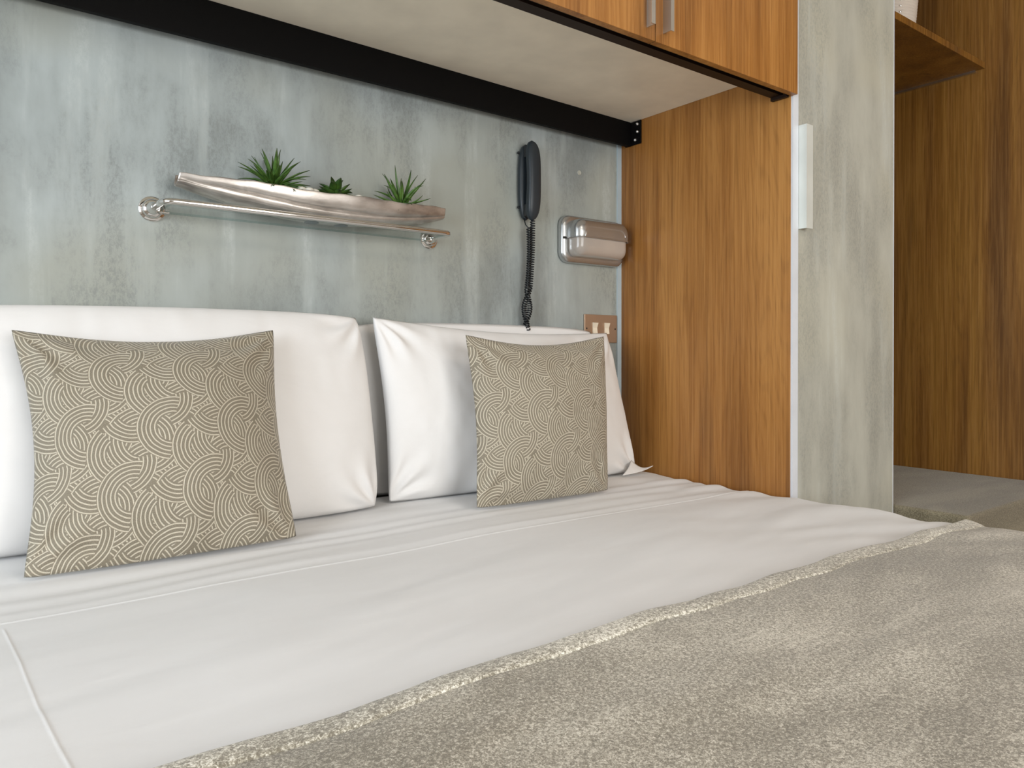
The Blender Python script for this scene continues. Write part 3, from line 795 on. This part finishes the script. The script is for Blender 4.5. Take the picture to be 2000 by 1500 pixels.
# ------------------------------------------------------------------ pillows and cushions
def cushion(name, TL, TR, BR, BL, T, mat, n=60, sag=(.05, .05, .05, .05), power=.62, wr=(.003, 5.), seed=0., sq=0., parent=None, backf=1., uvs=None, corner=.0, bot_flat=0., ramp=0., rad=0.0, dimple=None):
    TL, TR, BR, BL = (np.array(P(*c)) for c in (TL, TR, BR, BL))
    W = (np.linalg.norm(TR-TL)+np.linalg.norm(BR-BL))/2; H = (np.linalg.norm(TL-BL)+np.linalg.norm(TR-BR))/2
    ex = (TR-TL+BR-BL); ex /= np.linalg.norm(ex); ez = (TL-BL+TR-BR); ez /= np.linalg.norm(ez); nrm = np.cross(ex, ez); nrm /= np.linalg.norm(nrm)  # points to the camera (-y)
    m = int(n*W/H)
    # cosine-ish spacing keeps the rims crisp
    sp_ = lambda k: (lambda t: (1-.25)*t+.25*np.sin(t*math.pi/2))(np.linspace(-1, 1, k))
    u, v = np.meshgrid(sp_(m), sp_(n), indexing='ij')
    us, vs = u.copy(), v.copy()
    # round the corners
    us = u*(1-sq*(np.abs(v)**6)*.5*np.abs(u)**4); vs = v*(1-sq*(np.abs(u)**6)*.5*np.abs(v)**4)
    st, sr, sb, sl = sag
    # edges pulled in between the corners
    du = np.where(u > 0, -sr, sl)*np.abs(u)**3*(1-v**2); dv_ = np.where(v > 0, -st, sb)*np.abs(v)**3*(1-u**2)
    us = us+du*2; vs = vs+dv_*2
    a, b = (us+1)/2, (vs+1)/2
    Pp = (a*b)[..., None]*TR+((1-a)*b)[..., None]*TL+(a*(1-b))[..., None]*BR+((1-a)*(1-b))[..., None]*BL
    prof = (np.clip(1-u**2, 0, 1)*np.clip(1-v**2, 0, 1))**power
    prof = prof*(1+ramp*-v)
    wx, wz = a*W, b*H
    rim = np.clip(prof*3, 0, 1)
    wrk = wr[0]*(fbm(wx*wr[1]+seed, wz*wr[1]*.6, seed*1.7, 4))
    # tension folds radiating from the corners
    for cu, cv in ((-1, -1), (1, -1), (1, 1), (-1, 1)):
        rx, rz = (u-cu)*W/2, (v-cv)*H/2; rr = np.sqrt(rx**2+rz**2)+1e-6; th = np.arctan2(rz, rx)
        wrk = wrk+wr[0]*1.1*np.sin(th*11+cu+seed+2*rr/.1)*np.exp(-((rr-.06)/.055)**2)
    # folds running in from the bottom rim
    wrk = wrk+wr[0]*.9*np.sin(wx*38+seed*3+3*vn(wx*6, wz*6, seed))*np.exp(-((v+1)/.22)**2)
    f = Pp+nrm*((prof*T/2+wrk*rim)[..., None])
    bk = Pp-nrm*((prof*T/2*backf)[..., None])
    V = np.concatenate([f.reshape(-1, 3), bk.reshape(-1, 3)]); F = [q[::-1] for q in gridfaces(m, n)]; nn = m*n
    F += [tuple(i+nn for i in q[::-1]) for q in F]
    if True:   # weld the rims
        idx = np.arange(2*nn); g = np.arange(nn).reshape(m, n)
        for e in (g[0], g[-1], g[:, 0], g[:, -1]): idx[e+nn] = e
        F = [tuple(int(idx[i]) for i in q) for q in F]
    V[:, 2] = np.maximum(V[:, 2], ZT+.0055 if name != 'bed_pillow' else ZT+.0045)
    uv = None
    uvw = np.stack([u*W/2*1.08, v*H/2*1.08], -1).reshape(-1, 2); uv = np.concatenate([uvw, uvw])+seed*.37
    o = mk(name, V, F, mat, parent, smooth=True, uv=uv)
    bm = bmesh.new(); bm.from_mesh(o.data); bmesh.ops.delete(bm, geom=[v_ for v_ in bm.verts if not v_.link_faces], context='VERTS')
    bm.to_mesh(o.data); bm.free()
    return o
ZB = -.2075
p1 = cushion('bed_pillow', (-.045, .962, .050), (.456, .958, .0545), (.460, .905, ZB), (-.045, .918, ZB), .160, M['cotton'], 70, (-.016, .0, .0, .0), .38, (.0052, 5.), 1.3, sq=.06, ramp=.12)
tag(p1, 'white pillow standing behind the left patterned cushion', 'pillow', 'white bed pillows')
p2 = cushion('bed_pillow', (.468, .950, .054), (.944, .965, .040), (.966, .915, ZB), (.482, .927, ZB), .140, M['cotton'], 70, (.050, .01, .0, .02), .46, (.0062, 5.5), 4.1, sq=.03, ramp=.15, backf=.4)
tag(p2, 'white pillow with a peaked corner behind the right patterned cushion', 'pillow', 'white bed pillows')
p3 = cushion('bed_pillow', (.452, .984, .046), (.930, .985, .0455), (.935, .982, ZB), (.452, .982, ZB), .03, M['cotton'], 40, (-.012, .0, .0, .0), .5, (.002, 5.), 6.1, sq=.08)
tag(p3, 'flatter white pillow against the wall, showing between the two standing pillows', 'pillow', 'white bed pillows')
# pillowcase flap lying at the lower right corner of the right pillow
A_, B_, T_ = (np.array(P(*c)) for c in ((.944, .906, -.184), (.905, .890, -.2055), (.980, .889, -.1950)))
V = []; nf, mf = 16, 10
for i in range(nf):
    for j in range(mf):
        a, b = i/(nf-1), j/(mf-1)
        top = A_*(1-a)+T_*a-np.array((0, 0, .016*math.sin(math.pi*a)*(1-.3*a)))
        low = B_*(1-a)+T_*a+np.array((.010, 0, -.004))*math.sin(math.pi*a)
        p = top*(1-b)+low*b+np.array((0, -.006*math.sin(math.pi*b), 0))*(1-a)
        p[2] = max(p[2], ZT+.0065); V.append(tuple(p))
solid(mk('case_flap', V, gridfaces(nf, mf), M['cotton'], p2, smooth=True), .002)

c1 = cushion('throw_cushion', (.0445, .902, .0275), (.317, .902, .0325), (.3135, .8155, -.2085), (.0490, .8145, -.2085), .155, M['jacquard'], 100, (.070, .040, -.006, .062), .68, (.0052, 7.), 0., sq=.05, backf=.3)
tag(c1, 'beige cushion with overlapping arc pattern on the left side of the bed', 'cushion', 'patterned throw cushions')
c2 = cushion('throw_cushion', (.570, .868, .0300), (.822, .846, .0310), (.7985, .8130, -.2085), (.5590, .8230, -.2085), .125, M['jacquard'], 100, (.072, .012, -.006, .042), .68, (.0048, 7.), 2.2, sq=.05, backf=.35)
tag(c2, 'beige cushion with overlapping arc pattern on the right, near the wooden panel', 'cushion', 'patterned throw cushions')

# ------------------------------------------------------------------ ceiling lamp out of frame (gives the warm light)
cl = thing('ceiling_lamp', (1.2, -2.6, zc), 'round white ceiling lamp out of the frame', 'lamp')
lathe('lamp_body', (1.2, -2.6, zc), (0, 0, -1), [(0, .18), (.05, .18), (.07, .15)], M['frame'], cl)
